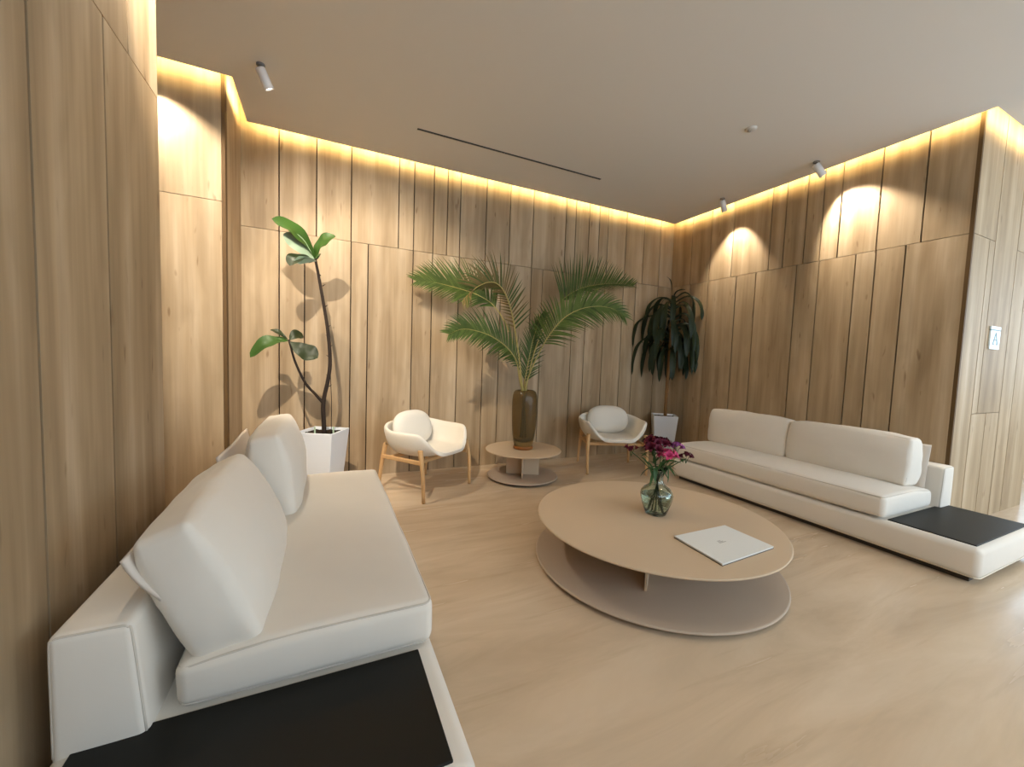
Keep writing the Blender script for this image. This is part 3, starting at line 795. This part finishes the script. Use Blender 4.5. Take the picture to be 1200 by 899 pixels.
def frond(key, label, mats, sideA, lenA, sideB, lenB, start=.2, n=40, ang=58, droop=.18, foot=(0, 0)):
    pts = FR[key]
    P = catmull([(VC[0]+foot[0], VC[1]+foot[1], .40), (VC[0]+(pts[0][0]-VC[0])*.6, VC[1]+(pts[0][1]-VC[1])*.6, .86)]+pts, 8)
    t = thing('palm_frond', label, 'palm frond', P[0], group='palm fronds in the tall vase')
    bm = bmesh.new(); add_tube(bm, P, lambda q: .0075*(1-q)+.0018, 7); build('stalk', bm, M['stalk'], t, True)
    bm = bmesh.new()
    L = len(P); i0 = int(L*.30+L*.7*start)
    for sd, (sv, ln) in enumerate(((sideA, lenA), (sideB, lenB))):
        sv = Vector(sv).normalized()
        for k in range(n):
            q = (k+.5*sd)/n; f = i0+(L-2-i0)*q; i = int(f); p = P[i].lerp(P[min(i+1, L-1)], f-i)
            tn = (P[min(i+2, L-1)]-P[max(i-1, 0)]).normalized()
            s_ = (sv-tn*sv.dot(tn)).normalized()
            a = math.radians(ang-26*q+random.uniform(-4, 4))
            d = tn*math.cos(a)+s_*math.sin(a)
            l = ln*(.45+.55*math.sin(PI*min(1, .18+q*.8)))*(1-.45*q)*random.uniform(.9, 1.08)
            nn = d.cross(tn).normalized()
            if nn.z < 0: nn = -nn
            c = []
            for e in range(6):
                u = e/5; w = .0098*(1-u**1.6)*(.6+.4*min(1, u*5))+.0006
                pos = p+d*l*u+Vector((0, 0, -droop*l*u*u))+nn*.02*l*math.sin(PI*u)
                cw = d.cross(nn).normalized()
                c.append((bm.verts.new(pos-cw*w+nn*w*.35), bm.verts.new(pos), bm.verts.new(pos+cw*w+nn*w*.35)))
            mi = 0 if random.random() < .72 else 1
            for x, y in zip(c, c[1:]):
                for m_ in (0, 1):
                    fc = bm.faces.new((x[m_], x[m_+1], y[m_+1], y[m_])); fc.material_index = mi
    # end leaflet
    build('leaflets', bm, mats, t)
g, l, b = M['palm'], M['palml'], M['palmb']
frond('F1', 'arching palm frond with brown tips, curling over in the middle of the tall vase', [b, g], (.75, .25, .65), .42, (-.3, .6, -.5), .15, .10, 48, 62, .12, (-.02, .02))
frond('F2', 'long palm frond reaching furthest to the upper left from the tall vase', [g, l], (-.1, .1, 1), .48, (0, -.5, -.8), .28, .26, 50, 55, .12, (.03, .02))
frond('F3', 'low palm frond bending out to the left over the armchair', [g, l], (0, .15, 1), .42, (0, -.3, -.9), .28, .06, 48, 58, .15, (.02, -.02))
frond('F4', 'long palm frond rising furthest to the right from the tall vase', [g, g], (.0, .15, 1), .54, (.1, -.75, -.45), .30, .40, 48, 62, .05, (-.03, .02))
frond('F5', 'lighter palm frond drooping right in front of the tallest one', [l, g], (-.1, .35, .95), .48, (.1, -.5, -.85), .34, .10, 54, 60, .22, (-.02, -.03))
frond('F6', 'short dark young palm frond in the middle of the bunch', [g, g], (.9, 0, .3), .28, (-.9, 0, .3), .28, .1, 30, 46, .12, (0, .04))

# ------------------------------------------------------------------ flower vase
GC = (1.856, 1.792, .277)
t = thing('flower_vase', 'small pale green glass vase of water on the coffee table', 'vase', GC)
ov = [(.055, 0), (.062, .004), (.068, .02), (.083, .06), (.094, .10), (.097, .122), (.092, .142), (.076, .163), (.052, .180), (.038, .195), (.033, .215), (.033, .245), (.037, .272), (.044, .286)]
iv = [(.040, .287), (.0335, .272), (.0295, .245), (.0295, .215), (.034, .197), (.048, .1775), (.072, .160), (.088, .141), (.093, .122), (.090, .10), (.079, .06), (.064, .022), (.056, .012), (0, .010)]
bm = bmesh.new(); add_lathe(bm, [(0, .002), *ov, *iv], GC, 48); build('vase_body', bm, M['green'], t, True)
wv = [(0, .0105), (.0555, .0125), (.0635, .0225), (.0785, .0605), (.0895, .10), (.0915, .112), (.0915, .121), (0, .121)]
bm = bmesh.new(); add_lathe(bm, wv, GC, 48); build('water', bm, M['water'], t)

def bloom(bm, c, axis, r, n=6, seed=0):
    rr = random.Random(seed); ax = Vector(axis).normalized()
    a = ax.orthogonal().normalized(); b2 = ax.cross(a)
    for k in range(n):
        th = 2*PI*k/n+rr.uniform(-.15, .15); d = a*math.cos(th)+b2*math.sin(th); op = rr.uniform(.55, .95)
        tip = c+d*r*op+ax*r*(1.05-.45*op)
        leaf_blade(bm, [c, c+d*r*.30*op+ax*r*.42, c+d*r*.68*op+ax*r*.78, tip], r*.62, ax-d*.4, .3, lambda q: math.sin(PI*min(1, .08+q*.86))**.7, sub=2)
    for k in range(4):
        th = 2*PI*k/4; d = a*math.cos(th)+b2*math.sin(th)
        add_tube(bm, [c+ax*r*.2, c+d*r*.14+ax*r*1.0], .0012, 4)

def flower_stem(foot, top, cat_, mk, label, nb, seed, r=.034):
    rr = random.Random(seed)
    f = Vector((GC[0]+foot[0], GC[1]+foot[1], GC[2]+.018)); T = Vector((GC[0]+top[0], GC[1]+top[1], GC[2]+top[2]))
    nk = Vector((GC[0]+foot[0]*-.15+top[0]*.06, GC[1]+foot[1]*-.15+top[1]*.06, GC[2]+.235))
    t = thing('cut_flower', label, 'flower', f, group='flowers in the green glass vase')
    P = catmull([f, f.lerp(nk, .5), nk, nk.lerp(T, .5)+Vector((0, 0, .01)), T], 5)
    bm = bmesh.new(); add_tube(bm, P, .0027, 6)
    hd = []
    for k in range(nb):
        th = 2*PI*k/nb+seed; e = T+Vector((math.cos(th)*.030, math.sin(th)*.030, .012+.012*rr.random()))
        add_tube(bm, catmull([T-Vector((0, 0, .03)), T+(e-T)*.5, e], 3), .0016, 5); hd.append((e, (e-T).normalized()+Vector((top[0], top[1], .0))*2+Vector((0, 0, .3))))
    st = build('stem', bm, M['stem'], t, True)
    for k in range(5):
        q = .60+.34*k/4; i = int(q*(len(P)-1)); th = rr.uniform(0, 2*PI); d = Vector((math.cos(th), math.sin(th), rr.uniform(-.5, .5)))
        bm = bmesh.new(); p = P[i]; leaf_blade(bm, [p, p+d*.028+Vector((0, 0, .012)), p+d*.06, p+d*.085-Vector((0, 0, .022))], .017, (0, 0, 1), .2, sub=2); build('leaf', bm, M['stem'], st, True)
    for k, (e, ax) in enumerate(hd):
        bm = bmesh.new(); bloom(bm, e-ax.normalized()*r*.4, ax, r*rr.uniform(.9, 1.15), 6, seed*10+k); build('bloom', bm, M[mk], t, True)
flower_stem((.03, .03), (-.07, -.02, .40), 1, 'burg', 'dark burgundy flower at the left of the dense centre of the bouquet', 5, 1, .040)
flower_stem((.02, -.03), (-.015, .03, .425), 1, 'burg', 'dark burgundy flower at the very top middle of the bouquet', 5, 2, .040)
flower_stem((-.03, .0), (.045, .02, .415), 1, 'burg', 'dark burgundy flower just right of the bright magenta bloom', 5, 3, .040)
flower_stem((.0, .04), (-.022, -.095, .375), 1, 'magenta', 'bright magenta-pink flower at the front of the bouquet', 4, 4, .038)
flower_stem((-.04, .02), (.125, -.02, .395), 1, 'purple', 'light purple flower on the right side of the bouquet', 3, 5, .032)
flower_stem((.035, .0), (-.165, .06, .385), 1, 'burg', 'small wine-red flower standing out furthest left from the bouquet', 3, 6, .026)
flower_stem((-.03, -.02), (.165, -.06, .345), 1, 'burg', 'small wine-red flower drooping furthest right from the bouquet', 3, 7, .028)
flower_stem((.01, -.035), (.02, .08, .40), 1, 'burg', 'dark burgundy flower at the back of the bouquet', 4, 8, .038)
# long narrow leaf sprigs that hang from the neck of the vase
def sprig(pts, w, label, foot):
    f = Vector((GC[0]+foot[0], GC[1]+foot[1], GC[2]+.03)); nk = Vector((GC[0]-foot[0]*.2, GC[1]-foot[1]*.2, GC[2]+.24))
    t = thing('leaf_sprig', label, 'leaf sprig', f, group='leaf sprigs in the green glass vase')
    W = [Vector(GC)+Vector(p) for p in pts]
    bm = bmesh.new(); add_tube(bm, catmull([f, f.lerp(nk, .6), nk, W[0]], 4), .002, 5); build('stem', bm, M['stem'], t, True)
    bm = bmesh.new(); leaf_blade(bm, W, w, (0, -.4, .9), .2, sub=4); build('leaf', bm, M['stem'], t, True)
sprig([(-.02, -.01, .29), (-.05, -.02, .27), (-.09, -.04, .235), (-.13, -.07, .205)], .020, 'long narrow leaf bending down to the left below the bouquet', (.01, .01))
sprig([(.02, .0, .29), (.06, -.01, .325), (.11, -.03, .325), (.155, -.04, .31)], .018, 'long narrow leaf stretching out to the right below the bouquet', (-.01, .01))
sprig([(.025, -.01, .30), (.05, -.025, .29), (.056, -.03, .24), (.05, -.035, .195)], .014, 'thin leaf hanging straight down right of the vase neck', (-.012, -.01))
sprig([(-.02, -.02, .295), (-.05, -.03, .285), (-.062, -.04, .245), (-.062, -.045, .20)], .026, 'broad dark leaf hanging down left of the vase neck', (.012, -.008))

# ------------------------------------------------------------------ daylight and exposure
w = bpy.data.worlds.new('world'); SC.world = w; w.use_nodes = True
bg = w.node_tree.nodes['Background']; bg.inputs['Color'].default_value = (.70, .85, 1.0, 1); bg.inputs['Strength'].default_value = 3.5
def portal(loc, rot, sx, sy):
    L = bpy.data.lights.new('window_portal', 'AREA'); L.shape = 'RECTANGLE'; L.size = sx; L.size_y = sy; L.cycles.is_portal = True
    o = bpy.data.objects.new('window_portal', L); COL.objects.link(o); o.location = loc; o.rotation_euler = rot
portal((4.7, -2.4, 1.45), (math.radians(90), 0, 0), 10.8, 2.9)
portal((10.08, .9, 2.1), (math.radians(90), 0, math.radians(90)), 6.6, 1.8)
SC.view_settings.view_transform = 'Standard'; SC.view_settings.look = 'None'
SC.view_settings.gamma = 1; SC.view_settings.use_curve_mapping = False
SC.view_settings.exposure = 0.34
SC.cycles.max_bounces = 10; SC.cycles.diffuse_bounces = 5; SC.cycles.transmission_bounces = 10; SC.cycles.transparent_max_bounces = 8
SC.cycles.sample_clamp_indirect = 6; SC.cycles.caustics_refractive = False; SC.cycles.caustics_reflective = False
SC.cycles.use_denoising = True
